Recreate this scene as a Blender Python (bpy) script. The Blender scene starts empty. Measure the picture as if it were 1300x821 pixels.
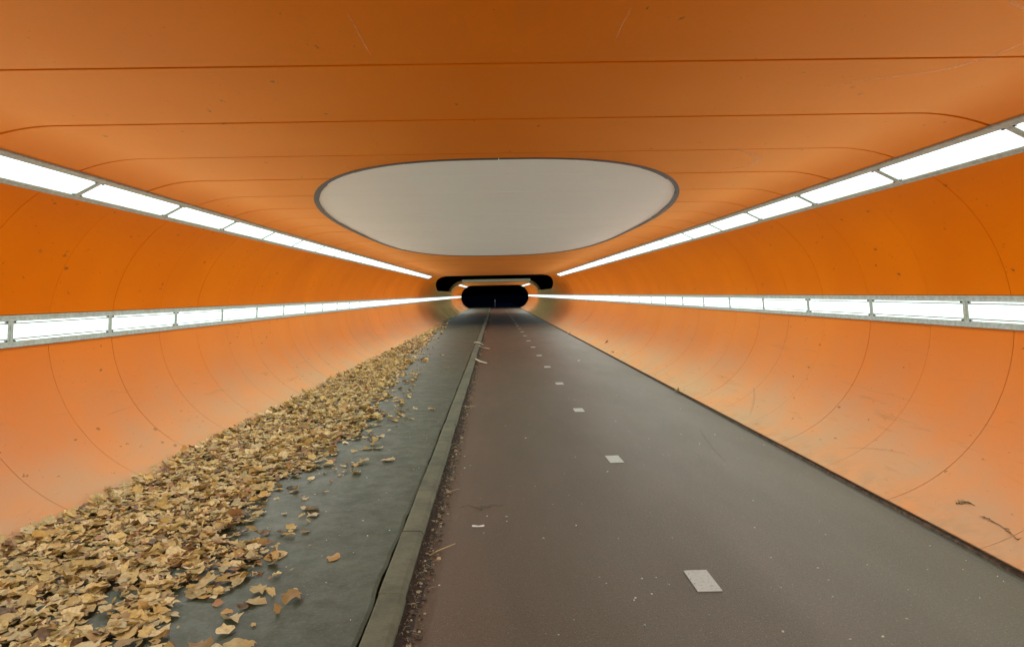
import bpy, math, random
from mathutils import Vector, Matrix, Euler, noise as mnoise

R = math.radians
random.seed(11)
SC = bpy.context.scene
COL = SC.collection

# ------------------------------------------------------------------ camera
H_CAM = 1.6
CAM_M = (Matrix.Translation((0, 0, H_CAM)) @ Matrix.Rotation(R(-1.34), 4, 'Z')
         @ Matrix.Rotation(R(90.46), 4, 'X') @ Matrix.Rotation(R(-1.17), 4, 'Z'))
cam_data = bpy.data.cameras.new('camera')
cam_data.sensor_width = 36.0
cam_data.lens = 26.0
cam_data.shift_y = -45 / 1300
cam_data.clip_start = 0.05
cam_data.clip_end = 2000
cam = bpy.data.objects.new('camera', cam_data)
cam.matrix_world = CAM_M
COL.objects.link(cam)
SC.camera = cam

# ------------------------------------------------------------------ sky: after nightfall
world = bpy.data.worlds.new('World')
SC.world = world
world.use_nodes = True
wn = world.node_tree
wn.nodes.clear()
sky = wn.nodes.new('ShaderNodeTexSky')
sky.sky_type = 'NISHITA'
sky.sun_disc = False
sky.sun_elevation = R(-1.0)
sky.sun_rotation = R(200)
bg = wn.nodes.new('ShaderNodeBackground')
bg.inputs['Strength'].default_value = 0.10
wo = wn.nodes.new('ShaderNodeOutputWorld')
night = wn.nodes.new('ShaderNodeMix')             # deep blue of a clear night
night.data_type = 'RGBA'; night.blend_type = 'MULTIPLY'
night.inputs[0].default_value = 1.0
night.inputs[7].default_value = (0.05, 0.15, 0.75, 1)
wn.links.new(sky.outputs[0], night.inputs[6])
wn.links.new(night.outputs[2], bg.inputs['Color'])
wn.links.new(bg.outputs[0], wo.inputs['Surface'])

sun_d = bpy.data.lights.new('sun', 'SUN')
sun_d.energy = 0.004
sun_d.angle = R(10)
sun_d.color = (0.75, 0.85, 1.0)
sun = bpy.data.objects.new('sun', sun_d)
sun.rotation_euler = (R(55), 0, R(200))
COL.objects.link(sun)

SC.view_settings.view_transform = 'Standard'
SC.view_settings.look = 'None'
SC.view_settings.exposure = 0.0
SC.view_settings.gamma = 1.0
SC.view_settings.use_curve_mapping = False
SC.cycles.use_denoising = True
SC.cycles.max_bounces = 7
SC.cycles.diffuse_bounces = 4
SC.cycles.adaptive_threshold = 0.02
SC.cycles.glossy_bounces = 4
SC.cycles.sample_clamp_indirect = 4.0
SC.cycles.sample_clamp_direct = 1.8
LAMP = 18.6            # radiance of the lit lamp covers

# ------------------------------------------------------------------ helpers
def link(o, parent=None):
    COL.objects.link(o)
    if parent is not None:
        o.parent = parent
    return o

def tag(o, label=None, cat=None, group=None, kind=None):
    if label: o['label'] = label
    if cat: o['category'] = cat
    if group: o['group'] = group
    if kind: o['kind'] = kind
    return o

def empty(name, loc=(0, 0, 0), **k):
    o = bpy.data.objects.new(name, None)
    o.location = loc
    o.empty_display_size = 0.2
    link(o)
    return tag(o, **k)

class MB:
    def __init__(s):
        s.v = []; s.f = []; s.sm = []; s.tint = []
    def add(s, verts, faces, smooth=False, tint=None):
        b = len(s.v)
        s.v += [tuple(p) for p in verts]
        s.f += [tuple(b + i for i in f) for f in faces]
        s.sm += [smooth] * len(faces)
        if tint is not None:
            s.tint += [tint] * len(verts)
    def box(s, x0, x1, y0, y1, z0, z1):
        v = [(x, y, z) for x in (x0, x1) for y in (y0, y1) for z in (z0, z1)]
        s.add(v, [(0, 1, 3, 2), (4, 6, 7, 5), (0, 4, 5, 1), (2, 3, 7, 6), (0, 2, 6, 4), (1, 5, 7, 3)])
    def obox(s, O, T, Nn, t0, t1, n0, n1, y0, y1):
        v = []
        for t in (t0, t1):
            for n in (n0, n1):
                for y in (y0, y1):
                    v.append((O[0] + T[0] * t + Nn[0] * n, y, O[1] + T[1] * t + Nn[1] * n))
        s.add(v, [(0, 1, 3, 2), (4, 6, 7, 5), (0, 4, 5, 1), (2, 3, 7, 6), (0, 2, 6, 4), (1, 5, 7, 3)])
    def tube(s, pts, r0, r1=None, n=6, tint=None):
        r1 = r0 if r1 is None else r1
        rings = []
        for i, p in enumerate(pts):
            p = Vector(p)
            a = Vector(pts[max(i - 1, 0)]); b = Vector(pts[min(i + 1, len(pts) - 1)])
            d = (b - a).normalized()
            u = d.orthogonal().normalized(); w = d.cross(u)
            r = r0 + (r1 - r0) * i / max(1, len(pts) - 1)
            rings.append([p + (u * math.cos(2 * math.pi * k / n) + w * math.sin(2 * math.pi * k / n)) * r for k in range(n)])
        v = [q for rg in rings for q in rg]
        f = []
        for i in range(len(rings) - 1):
            for k in range(n):
                f.append((i * n + k, i * n + (k + 1) % n, (i + 1) * n + (k + 1) % n, (i + 1) * n + k))
        f.append(tuple(range(n))[::-1]); f.append(tuple((len(rings) - 1) * n + k for k in range(n)))
        s.add(v, f, True, tint)
    def mesh(s, name, mat, mat2=None, lit=()):
        me = bpy.data.meshes.new(name)
        me.from_pydata(s.v, [], s.f)
        me.polygons.foreach_set('use_smooth', s.sm)
        if s.tint and len(s.tint) == len(s.v):
            at = me.attributes.new('tint', 'FLOAT_COLOR', 'POINT')
            at.data.foreach_set('color', [c for t in s.tint for c in (t[0], t[1], t[2], 1.0)])
        if mat: me.materials.append(mat)
        if mat2:
            me.materials.append(mat2)
            for p in me.polygons: p.material_index = 1 if p.index in lit else 0
        me.update()
        return me
    def build(s, name, mat, parent=None, loc=(0, 0, 0), **k):
        o = bpy.data.objects.new(name, s.mesh(name, mat))
        o.location = loc
        link(o, parent)
        return tag(o, **k)

def put(name, me, parent=None, loc=(0, 0, 0), **k):
    o = bpy.data.objects.new(name, me)
    o.location = loc
    link(o, parent)
    return tag(o, **k)

# ------------------------------------------------------------------ tunnel profile (a stadium)
W, RAD = 2.5, 1.31
ZC = RAD
CEIL = 2 * RAD
def arc(a, side, off=0.0):
    r = RAD + off
    return (side * (W + r * math.cos(a)), ZC + r * math.sin(a))
SW_Z = 0.07                                    # pavement top
KERB_L, KERB_R = -0.63, -0.49
PATH_L, PATH_R = -0.415, 2.83
PITCH = 1.04                                   # panel pitch along the tunnel
SEAM0 = 3.27
def seam(k): return SEAM0 + PITCH * k

def inside(x, z):
    ax = abs(x)
    if x < KERB_R and z < SW_Z: return False
    if z < 0 or z > CEIL: return False
    if ax > W and (ax - W) ** 2 + (z - ZC) ** 2 > RAD * RAD: return False
    return True

CAM_R = CAM_M.to_3x3()
def hit(px, py):
    """photo pixel -> point on the floor, wall or ceiling it falls on"""
    d = CAM_R @ Vector(((px - 650) / 938.9, -(py - 365.5) / 938.9, -1.0))
    o = Vector((0, 0, H_CAM))
    lo, hi = 0.5, 0.5
    while hi < 200:
        hi *= 1.08
        p = o + d * hi
        if not inside(p.x, p.z): break
        lo = hi
    for _ in range(40):
        m = (lo + hi) / 2
        p = o + d * m
        if inside(p.x, p.z): lo = m
        else: hi = m
    return o + d * lo

# ------------------------------------------------------------------ materials
class NT:
    def __init__(s, name):
        s.m = bpy.data.materials.new(name); s.m.use_nodes = True
        s.t = s.m.node_tree; s.t.nodes.clear()
        s.out = s.t.nodes.new('ShaderNodeOutputMaterial')
    def n(s, typ, props=None, **ins):
        nd = s.t.nodes.new('ShaderNode' + typ)
        for k, v in (props or {}).items(): setattr(nd, k, v)
        for k, v in ins.items():
            s.set(nd, k.replace('_', ' '), v)
        return nd
    def set(s, nd, key, v):
        sock = nd.inputs[int(key)] if key.isdigit() else nd.inputs[key]
        if hasattr(v, 'links') or isinstance(v, bpy.types.NodeSocket):
            s.t.links.new(v, sock)
        else:
            if isinstance(v, (tuple, list)) and len(v) == 3 and sock.type == 'RGBA': v = (*v, 1)
            sock.default_value = v
    def math(s, op, a, b=None, c=None, clamp=False):
        nd = s.t.nodes.new('ShaderNodeMath'); nd.operation = op; nd.use_clamp = clamp
        for i, v in enumerate((a, b, c)):
            if v is not None: s.set(nd, str(i), v)
        return nd.outputs[0]
    def mapr(s, v, a, b, c=0.0, d=1.0):
        nd = s.t.nodes.new('ShaderNodeMapRange'); nd.interpolation_type = 'SMOOTHSTEP'
        for k, x in (('Value', v), ('From Min', a), ('From Max', b), ('To Min', c), ('To Max', d)): s.set(nd, k, x)
        return nd.outputs[0]
    def mix(s, fac, a, b, mode='MIX'):
        nd = s.t.nodes.new('ShaderNodeMix'); nd.data_type = 'RGBA'; nd.blend_type = mode
        for sock, v in ((nd.inputs[0], fac), (nd.inputs[6], a), (nd.inputs[7], b)):
            if isinstance(v, bpy.types.NodeSocket): s.t.links.new(v, sock)
            else: sock.default_value = (*v, 1) if isinstance(v, (tuple, list)) else v
        return nd.outputs[2]
    def pos(s, scale=(1, 1, 1)):
        g = s.t.nodes.new('ShaderNodeNewGeometry')
        if scale == (1, 1, 1): return g.outputs['Position']
        m = s.t.nodes.new('ShaderNodeMapping'); m.inputs['Scale'].default_value = scale
        s.t.links.new(g.outputs['Position'], m.inputs['Vector'])
        return m.outputs[0]
    def noise(s, scale, detail=4, rough=0.55, vec=None, dist=0.0):
        nd = s.n('TexNoise', Scale=scale, Detail=detail, Roughness=rough, Distortion=dist)
        s.t.links.new(vec if vec is not None else s.pos(), nd.inputs['Vector'])
        return nd.outputs[0]
    def voro(s, scale, vec=None):
        nd = s.n('TexVoronoi', Scale=scale)
        s.t.links.new(vec if vec is not None else s.pos(), nd.inputs['Vector'])
        return nd
    def axis(s):
        nd = s.t.nodes.new('ShaderNodeSeparateXYZ'); s.t.links.new(s.pos(), nd.inputs[0]); return nd.outputs
    def bump(s, h, strength=0.3, dist=0.01):
        return s.n('Bump', Strength=strength, Distance=dist, Height=h).outputs[0]
    def done(s, **k):
        p = s.n('BsdfPrincipled', **k)
        s.t.links.new(p.outputs[0], s.out.inputs['Surface'])
        return s.m

def orange_paint(name, mossy=False, ceiling=False):
    t = NT(name)
    ax = t.axis()
    big = t.noise(0.55, 2)
    mid = t.noise(3.2, 3, 0.6)
    rnd = t.n('ObjectInfo').outputs['Random']
    base = t.mix(t.mapr(big, 0.3, 0.7), (0.72, 0.168, 0.0003), (0.79, 0.200, 0.0006))
    base = t.mix(t.math('MULTIPLY', rnd, 0.22), base, (0.66, 0.150, 0.0005))
    # pale dust that settles on the lower curve and streaks
    dn = t.noise(1.0, 4, 0.6, t.pos((2.2, 1.1, 1.0)))
    fine = t.noise(34, 3, 0.6)
    dust_h = t.math('POWER', t.math('SUBTRACT', 1.0, t.math('DIVIDE', ax[2], 1.30, clamp=True), clamp=True), 1.15)
    dust = t.math('MULTIPLY', dust_h, t.mapr(dn, 0.2, 0.75, 0.50, 1.0), clamp=True)
    dust = t.math('ADD', dust, t.mapr(ax[2], 1.40, 1.28, 0.0, 0.07), clamp=True)
    if ceiling:
        dust = t.mapr(dn, 0.35, 0.8, 0.0, 0.04)
    base = t.mix(dust, base, (0.40, 0.275, 0.180))
    base = t.mix(t.mapr(fine, 0.55, 0.8, 0.0, 0.12), base, (0.30, 0.13, 0.05))
    # flecks of dirt, thrown up in patches
    sp = t.voro(7.0, t.pos((1.0, 0.55, 1.2)))
    patch = t.noise(0.9, 3)
    r = t.mapr(patch, 0.34, 0.60, -0.035, 0.095 if not ceiling else 0.06)
    rag = t.math('MULTIPLY', t.math('SUBTRACT', t.noise(45, 3, 0.7, t.pos((1.6, 0.7, 1.6))), 0.5), 0.55)
    speck = t.math('LESS_THAN', t.math('ADD', sp.outputs['Distance'], rag), t.math('MULTIPLY', r, t.mapr(mid, 0.35, 0.65, 0.6, 1.3)))
    sp2 = t.voro(17.0, t.pos((1.0, 0.6, 1.0)))
    speck2 = t.math('LESS_THAN', t.math('ADD', sp2.outputs['Distance'], t.math('MULTIPLY', rag, 0.8)), t.math('MULTIPLY', r, 0.9))
    dirt = t.math('MAXIMUM', t.math('MULTIPLY', speck, 0.75), t.math('MULTIPLY', speck2, 0.4))
    # rubbed streaks along the tunnel
    st = t.noise(5.0, 4, 0.65, t.pos((1.4, 0.22, 3.4)), 0.6)
    streak = t.math('MULTIPLY', t.mapr(st, 0.59, 0.72), t.mapr(ax[2], 1.2, 0.3, 0.08, 0.55))
    base = t.mix(dirt, base, (0.10, 0.055, 0.025))
    base = t.mix(streak, base, (0.36, 0.17, 0.07))
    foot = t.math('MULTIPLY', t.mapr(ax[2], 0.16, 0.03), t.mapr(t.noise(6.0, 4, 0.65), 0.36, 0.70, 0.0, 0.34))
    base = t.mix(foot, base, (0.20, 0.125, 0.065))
    rough = t.mapr(mid, 0.3, 0.7, 0.38, 0.44)
    if mossy:
        mg = t.noise(0.7, 5, 0.65, t.pos((1, 0.6, 1.6)))
        far = t.mapr(ax[1], 41.0, 52.0)
        back = t.mapr(ax[1], 66.5, 62.5)
        m1 = t.math('MULTIPLY', t.math('MULTIPLY', far, back), t.mapr(mg, 0.2, 0.6, 0.55, 0.97))
        base = t.mix(m1, base, t.mix(t.mapr(mid, 0.3, 0.7), (0.30, 0.20, 0.075), (0.42, 0.30, 0.13)))
        low = t.math('MULTIPLY', t.mapr(ax[2], 1.0, 0.15), t.mapr(mg, 0.42, 0.62))
        low = t.math('MULTIPLY', low, t.mapr(ax[1], 38.5, 44.0, 0.0, 0.75))
        low = t.math('MULTIPLY', low, t.mapr(ax[0], 1.0, -1.0, 0.12, 0.85))
        base = t.mix(low, base, (0.035, 0.055, 0.018))
        rough = t.math('ADD', rough, t.math('MULTIPLY', m1, 0.3))
    nrm = t.bump(fine, 0.05, 0.003)
    dif = t.n('BsdfDiffuse', Color=base, Roughness=0.3, Normal=nrm)
    gl = t.n('BsdfGlossy', Color=(1.0, 0.76, 0.36), Roughness=rough, Normal=nrm)
    lw = t.n('LayerWeight', Blend=0.5, Normal=nrm)
    fac = t.math('MULTIPLY_ADD', t.math('POWER', lw.outputs['Facing'], 3.2), 0.42 if ceiling else 0.24, 0.012)
    mx = t.n('MixShader', Fac=fac)
    t.t.links.new(dif.outputs[0], mx.inputs[1]); t.t.links.new(gl.outputs[0], mx.inputs[2])
    t.t.links.new(mx.outputs[0], t.out.inputs['Surface'])
    return t.m

M = {}
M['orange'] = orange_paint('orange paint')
M['orange_ceiling'] = orange_paint('orange ceiling paint', ceiling=True)
M['orange_mossy'] = orange_paint('weathered orange paint', mossy=True)

t = NT('rust brown backing')
M['backing'] = t.done(Base_Color=t.mix(t.noise(8), (0.26, 0.075, 0.008), (0.34, 0.105, 0.012)), Roughness=0.8)

t = NT('off white sheet')
n1 = t.noise(1.2, 4, 0.6, t.pos((0.35, 2.5, 1)))
n2 = t.noise(9, 4, 0.6, t.pos((0.25, 3.0, 1)))
wb = t.mix(t.mapr(n1, 0.3, 0.75), (0.86, 0.96, 0.96), (0.89, 0.97, 0.97))
wb = t.mix(t.mapr(n2, 0.62, 0.75, 0, 0.25), wb, (0.90, 0.95, 0.94))
wb = t.mix(t.mapr(t.noise(2.2, 5, 0.7, t.pos((0.5, 2.0, 1)), 1.0), 0.64, 0.74, 0, 0.3), wb, (0.33, 0.34, 0.31))
wb = t.mix(t.math('MULTIPLY', t.n('ObjectInfo').outputs['Random'], 0.10), wb, (0.60, 0.66, 0.64))
M['white'] = t.done(Base_Color=wb, Roughness=0.55)

t = NT('dark grey metal trim')
M['trim'] = t.done(Base_Color=t.mix(t.noise(20), (0.030, 0.037, 0.038), (0.06, 0.068, 0.068)), Roughness=0.6)

t = NT('dull galvanised steel')
gn = t.noise(26, 4, 0.6)
gb = t.mix(t.mapr(gn, 0.3, 0.7), (0.36, 0.45, 0.43), (0.52, 0.62, 0.59))
gb = t.mix(t.mapr(t.noise(5, 4), 0.55, 0.72, 0, 0.45), gb, (0.38, 0.38, 0.25))
M['steel'] = t.done(Base_Color=gb, Roughness=0.48, Metallic=0.35)

t = NT('lit lamp cover')
e = t.n('Emission', Color=(0.87, 1.0, 0.96), Strength=LAMP)
t.t.links.new(e.outputs[0], t.out.inputs['Surface'])
M['lamp'] = t.m

t = NT('dark rubber')
M['dark'] = t.done(Base_Color=(0.03, 0.03, 0.03), Roughness=0.6)

def wet_mask(t, ax):
    w = t.noise(0.8, 4, 0.6)
    y = t.math('ADD', ax[1], t.math('MULTIPLY', w, 2.5))
    return t.math('MULTIPLY', t.mapr(y, 39.6, 41.8), t.mapr(y, 63.5, 60.5))

t = NT('red brown asphalt')
ax = t.axis()
g1 = t.noise(130, 3, 0.75); g2 = t.noise(1.1, 5, 0.6, t.pos((1.6, 0.35, 1))); g3 = t.noise(11, 5, 0.65)
xr = t.math('ADD', ax[0], t.math('MULTIPLY', g2, 1.1))
ab = t.mix(t.mapr(xr, 0.1, 0.95), (0.0885, 0.0453, 0.0194), (0.0662, 0.0479, 0.0240))
ab = t.mix(t.mapr(xr, 1.7, 3.0), ab, (0.0578, 0.0575, 0.0323))  # greyer right side: dust, plus sheen of the right-hand lamps put into the colour
ab = t.mix(t.mapr(g2, 0.35, 0.7, 0, 0.2), ab, (0.0519, 0.0425, 0.0222))
ab = t.mix(t.mapr(g3, 0.5, 0.75, 0, 0.15), ab, (0.0414, 0.0377, 0.0208))
ab = t.mix(t.mapr(g1, 0.50, 0.66, 0.0, 0.55), ab, (0.1240, 0.1096, 0.0600))
ab = t.mix(t.mapr(g1, 0.48, 0.36, 0.0, 0.7), ab, (0.0236, 0.0206, 0.0120))
g4 = t.noise(48, 4, 0.72)
ab = t.mix(t.mapr(g4, 0.52, 0.66, 0, 0.35), ab, (0.1144, 0.0808, 0.0544))
ab = t.mix(t.mapr(g4, 0.46, 0.34, 0, 0.5), ab, (0.0264, 0.0187, 0.0136))
vg = t.voro(95)
ab = t.mix(t.math('MULTIPLY', t.math('LESS_THAN', vg.outputs['Distance'], 0.26), t.mapr(t.n('SeparateColor', Color=vg.outputs['Color']).outputs[0], 0.80, 0.95, 0, 0.6)), ab, (0.2640, 0.2295, 0.1840))
wet = wet_mask(t, ax)
ab = t.mix(t.math('MULTIPLY', wet, 0.75), ab, (0.0130, 0.0130, 0.0070))
M['asphalt'] = t.done(Base_Color=ab, Roughness=t.mapr(g2, 0.3, 0.7, 0.54, 0.60), Normal=t.bump(g1, 0.55, 0.006), Specular_IOR_Level=0.5)

t = NT('grey green pavement')
ax = t.axis()
g1 = t.noise(110, 3, 0.75); g2 = t.noise(1.3, 5, 0.62); g3 = t.noise(7, 5, 0.65)
pb = t.mix(t.mapr(g2, 0.3, 0.7), (0.0260, 0.0378, 0.0168), (0.0417, 0.0579, 0.0262))
pb = t.mix(t.mapr(g3, 0.5, 0.75, 0, 0.4), pb, (0.0200, 0.0292, 0.0122))
pb = t.mix(t.mapr(t.noise(0.7, 4, 0.6, t.pos((3.0, 0.5, 1))), 0.5, 0.75, 0, 0.22), pb, (0.0184, 0.0249, 0.0105))
pb = t.mix(t.mapr(g1, 0.48, 0.66, 0, 0.4), pb, (0.0567, 0.0773, 0.0349))
g4 = t.noise(42, 4, 0.72)
pb = t.mix(t.mapr(g4, 0.52, 0.66, 0, 0.45), pb, (0.0946, 0.0930, 0.0588))
pb = t.mix(t.mapr(g4, 0.46, 0.34, 0, 0.5), pb, (0.0166, 0.0179, 0.0106))
wet = t.math('MULTIPLY', t.mapr(ax[1], 37.9, 38.0), t.mapr(ax[1], 62.5, 60.0))
pb = t.mix(t.math('MULTIPLY', wet, 0.8), pb, (0.0061, 0.0086, 0.0037))
M['pavement'] = t.done(Base_Color=pb, Roughness=t.mapr(g3, 0.3, 0.7, 0.5, 0.66), Normal=t.bump(g1, 0.4, 0.005))

t = NT('kerb concrete')
g1 = t.noise(120, 3, 0.7); g2 = t.noise(2.4, 5, 0.65); rn = t.n('ObjectInfo').outputs['Random']
kb = t.mix(t.mapr(g2, 0.3, 0.7), (0.0779, 0.0865, 0.0485), (0.1286, 0.1360, 0.0789))
kb = t.mix(t.math('MULTIPLY', rn, 0.35), kb, (0.0663, 0.0742, 0.0425))
kb = t.mix(t.mapr(g1, 0.45, 0.75, 0, 0.35), kb, (0.1947, 0.2060, 0.1274))
kb = t.mix(t.mapr(t.noise(4.5, 5, 0.7), 0.42, 0.68, 0, 0.6), kb, (0.0410, 0.0400, 0.0237))
M['kerb'] = t.done(Base_Color=kb, Roughness=0.75, Normal=t.bump(g1, 0.5, 0.004))

t = NT('worn white road paint')
g1 = t.noise(60, 4, 0.7)
M['paint'] = t.done(Base_Color=t.mix(t.mapr(g1, 0.52, 0.72), (0.40, 0.43, 0.40), (0.13, 0.115, 0.10)), Roughness=0.6)

t = NT('damp soil')
g1 = t.noise(40, 5, 0.7)
M['soil'] = t.done(Base_Color=t.mix(t.mapr(g1, 0.3, 0.7), (0.014, 0.010, 0.006), (0.050, 0.034, 0.020)), Roughness=0.9, Normal=t.bump(g1, 0.8, 0.02))

t = NT('dark gap filler')
M['gap_filler'] = t.done(Base_Color=t.mix(t.mapr(t.noise(25, 4, 0.7), 0.35, 0.65), (0.03, 0.022, 0.014), (0.11, 0.075, 0.045)), Roughness=0.9)

t = NT('dry leaf')
at = t.n('Attribute', {'attribute_name': 'tint'}).outputs['Color']
g1 = t.noise(55, 4, 0.6)
lb = t.mix(t.mapr(g1, 0.35, 0.7, 0.0, 0.45), at, (0.32, 0.20, 0.075))
pr = t.n('BsdfPrincipled', Base_Color=lb, Roughness=0.62)
tr = t.n('BsdfTranslucent', Color=lb)
mx = t.n('MixShader', Fac=0.18)
t.t.links.new(pr.outputs[0], mx.inputs[1]); t.t.links.new(tr.outputs[0], mx.inputs[2])
t.t.links.new(mx.outputs[0], t.out.inputs['Surface'])
M['leaf'] = t.m

t = NT('tinted litter')
M['litter'] = t.done(Base_Color=t.n('Attribute', {'attribute_name': 'tint'}).outputs['Color'], Roughness=0.5)

t = NT('pale concrete edge')
M['concrete'] = t.done(Base_Color=t.mix(t.noise(6), (0.72, 0.64, 0.38), (0.80, 0.74, 0.5)), Roughness=0.75)

t = NT('night grass bank')
M['bank'] = t.done(Base_Color=t.mix(t.noise(5), (0.025, 0.04, 0.015), (0.05, 0.07, 0.025)), Roughness=0.95, Normal=t.bump(t.noise(30), 0.9, 0.05))

def mark_mat(name, col, amount):
    t = NT(name)
    n_ = t.noise(70, 4, 0.7)
    d = t.n('BsdfPrincipled', Base_Color=col, Roughness=0.7)
    tr = t.n('BsdfTransparent')
    mx = t.n('MixShader', Fac=t.mapr(n_, 0.35, 0.62, 0.0, amount))
    t.t.links.new(tr.outputs[0], mx.inputs[1]); t.t.links.new(d.outputs[0], mx.inputs[2])
    t.t.links.new(mx.outputs[0], t.out.inputs['Surface'])
    return t.m
M['scrape'] = mark_mat('pale scrape', (0.75, 0.56, 0.36), 0.32)
M['rubber'] = mark_mat('rubber scuff', (0.10, 0.065, 0.04), 0.24)
M['damp'] = mark_mat('damp mossy stain', (0.035, 0.04, 0.022), 0.5)

# ------------------------------------------------------------------ ground, path, pavement, kerb
gm = MB()
gm.add([(-600, -300, -0.35), (600, -300, -0.35), (600, 900, -0.35), (-600, 900, -0.35)], [(0, 1, 2, 3)])
gm.build('ground', M['bank'], kind='structure')

Y0, Y_CUT0, Y_CUT1, Y_P2, Y_END = -8.0, 39.5, 48.0, 62.0, 83.5
pm = MB()
pm.box(KERB_R + 0.002, PATH_R + 0.12, Y0 - 4, 140, -0.3, 0.0)
path = pm.build('cycle_path', M['asphalt'], kind='structure')

# painted dashes, 0.3 m long every 3 m
dash = MB(); dash.box(-0.066, 0.066, -0.15, 0.15, 0.0, 0.004)
dash_me = dash.mesh('lane_dash', M['paint'])
y = 7.06 - 6
k = 0
while y < 80:
    o = put('lane_dash', dash_me, path, (1.11, y, 0.001))
    o.rotation_euler.z = random.uniform(-.03, .03)
    y += 3.0

# pavement slab with a ragged edge against the kerb
pv = MB()
ys = [Y0 - 4 + i * 0.09 for i in range(int(100 / 0.09))]
top = []
for yy in ys:
    e = KERB_L - 0.014 - 0.011 * mnoise.noise((0.3, yy * 1.9, 5)) - 0.013 * mnoise.noise((1.3, yy * 5.0, 2)) - 0.006 * mnoise.noise((4.3, yy * 11.0, 2))
    top.append((yy, min(e, KERB_L - 0.003)))
v = []; f = []
for (yy, e) in top:
    v += [(-2.99, yy, SW_Z), (e - 0.02, yy, SW_Z), (e, yy, SW_Z - 0.006), (e, yy, SW_Z - 0.05)]
for i in range(len(top) - 1):
    for j in range(3):
        f.append((i * 4 + j, i * 4 + j + 1, i * 4 + j + 5, i * 4 + j + 4))
pv.add(v, f)
pv.build('pavement', M['pavement'], kind='structure')
bed = MB(); bed.box(-3.0, KERB_R - 0.004, Y0 - 4, 100, -0.3, SW_Z - 0.035)
bed.build('pavement_bed', M['soil'], kind='structure')

# kerb: one metre stones with rounded nose
kerb = empty('kerb', (KERB_L, 0, 0), kind='structure')
w = KERB_R - KERB_L
prof = [(0, -0.12), (0, SW_Z + 0.001), (0.006, SW_Z + 0.005), (w - 0.03, SW_Z + 0.004), (w - 0.012, SW_Z - 0.004), (w - 0.003, SW_Z - 0.020), (w + 0.002, -0.12)]
km = MB()
for (ya, yb) in ((0.002, 0.998),):
    n = len(prof)
    v = [(p[0], ya, p[1]) for p in prof] + [(p[0], yb, p[1]) for p in prof]
    f = [(i, (i + 1) % n, n + (i + 1) % n, n + i) for i in range(n)]
    f += [tuple(range(n))[::-1], tuple(range(n, 2 * n))]
    km.add(v, f)
kme = km.mesh('kerbstone', M['kerb'])
for i in range(95):
    o = put('kerbstone', kme, kerb, (random.uniform(-.003, .003), -9.16 + i, random.uniform(-.003, .003)))
    o.rotation_euler.z = random.uniform(-.003, .003)

# soil in the gutter between kerb and path
gs = MB()
ys = [Y0 + i * 0.05 for i in range(int(92 / 0.05))]
v = []; f = []
cols = 7
for yy in ys:
    xr = PATH_L + 0.02 * mnoise.noise((2.0, yy * 1.3, 0)) + 0.018 * mnoise.noise((7.0, yy * 6, 0))
    for j in range(cols):
        u = j / (cols - 1)
        x = KERB_R - 0.003 + (xr - KERB_R) * u
        z = 0.016 * (1 - u) + 0.003 + 0.012 * (0.5 + mnoise.noise((x * 30, yy * 18, 3))) * (1 - u * u)
        if j == cols - 1: z = -0.004
        v.append((x, yy, z))
for i in range(len(ys) - 1):
    for j in range(cols - 1):
        f.append((i * cols + j, i * cols + j + 1, (i + 1) * cols + j + 1, (i + 1) * cols + j))
gs.add(v, f, True)
gs.build('gutter_soil', M['soil'], kind='stuff', label='strip of dark damp soil in the gutter along the kerb', category=None) if False else \
    tag(gs.build('gutter_soil', M['soil']), 'strip of dark damp soil lying in the gutter along the kerb', 'soil', kind='stuff')

# ------------------------------------------------------------------ tunnel panels
TH = 0.022
def panel_mesh(name, rows, mat, thick=TH):
    """rows: list of rows of (point, outward normal); a slab with its face on the points and edges running outward"""
    nr, nc = len(rows), len(rows[0])
    mb = MB()
    pts = [p for r in rows for (p, n) in r]
    f = [(i * nc + j, i * nc + j + 1, (i + 1) * nc + j + 1, (i + 1) * nc + j) for i in range(nr - 1) for j in range(nc - 1)]
    mb.add(pts, f, True)
    loop = [(0, j) for j in range(nc)] + [(i, nc - 1) for i in range(1, nr)] + [(nr - 1, j) for j in range(nc - 2, -1, -1)] + [(i, 0) for i in range(nr - 2, 0, -1)]
    ring = [rows[i][j] for i, j in loop]
    m = len(ring)
    v = [p for p, n in ring] + [tuple(p[c] + n[c] * thick for c in range(3)) for p, n in ring]
    mb.add(v, [(i, m + i, m + (i + 1) % m, (i + 1) % m) for i in range(m)])
    return mb.mesh(name, mat)

def arc_row(y, a0, a1, side, n, off=0.0):
    out = []
    for i in range(n + 1):
        a = a0 + (a1 - a0) * i / n
        x, z = arc(a, side, off)
        out.append(((x, y, z), (side * math.cos(a), 0, math.sin(a))))
    return out

A_UP = math.atan2(2.41 - ZC, 3.06 - W)         # upper light row
A_MID = math.asin((1.387 - ZC) / RAD)          # lower light row
W_UP, W_MID = 0.29, 0.25
hu, hm = W_UP / 2 / RAD, W_MID / 2 / RAD
eps = 0.006 / RAD
A_UPTOP, A_UPBOT = A_UP + hu + eps, A_UP - hu - eps
A_MIDTOP, A_MIDBOT = A_MID + hm + eps, A_MID - hm - eps
def a_foot(side): return R(-75.2) if side > 0 else R(-70.3)

def top_z(y):                                  # where the slanting roof opening cuts the shell
    if y <= Y_CUT0: return CEIL
    if y >= Y_CUT1: return 1.87
    u = (y - Y_CUT0) / (Y_CUT1 - Y_CUT0)
    return CEIL + (1.87 - CEIL) * u ** 0.8
def top_a(y): return math.asin(max(-1, min(1, (top_z(y) - ZC) / RAD)))

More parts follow.
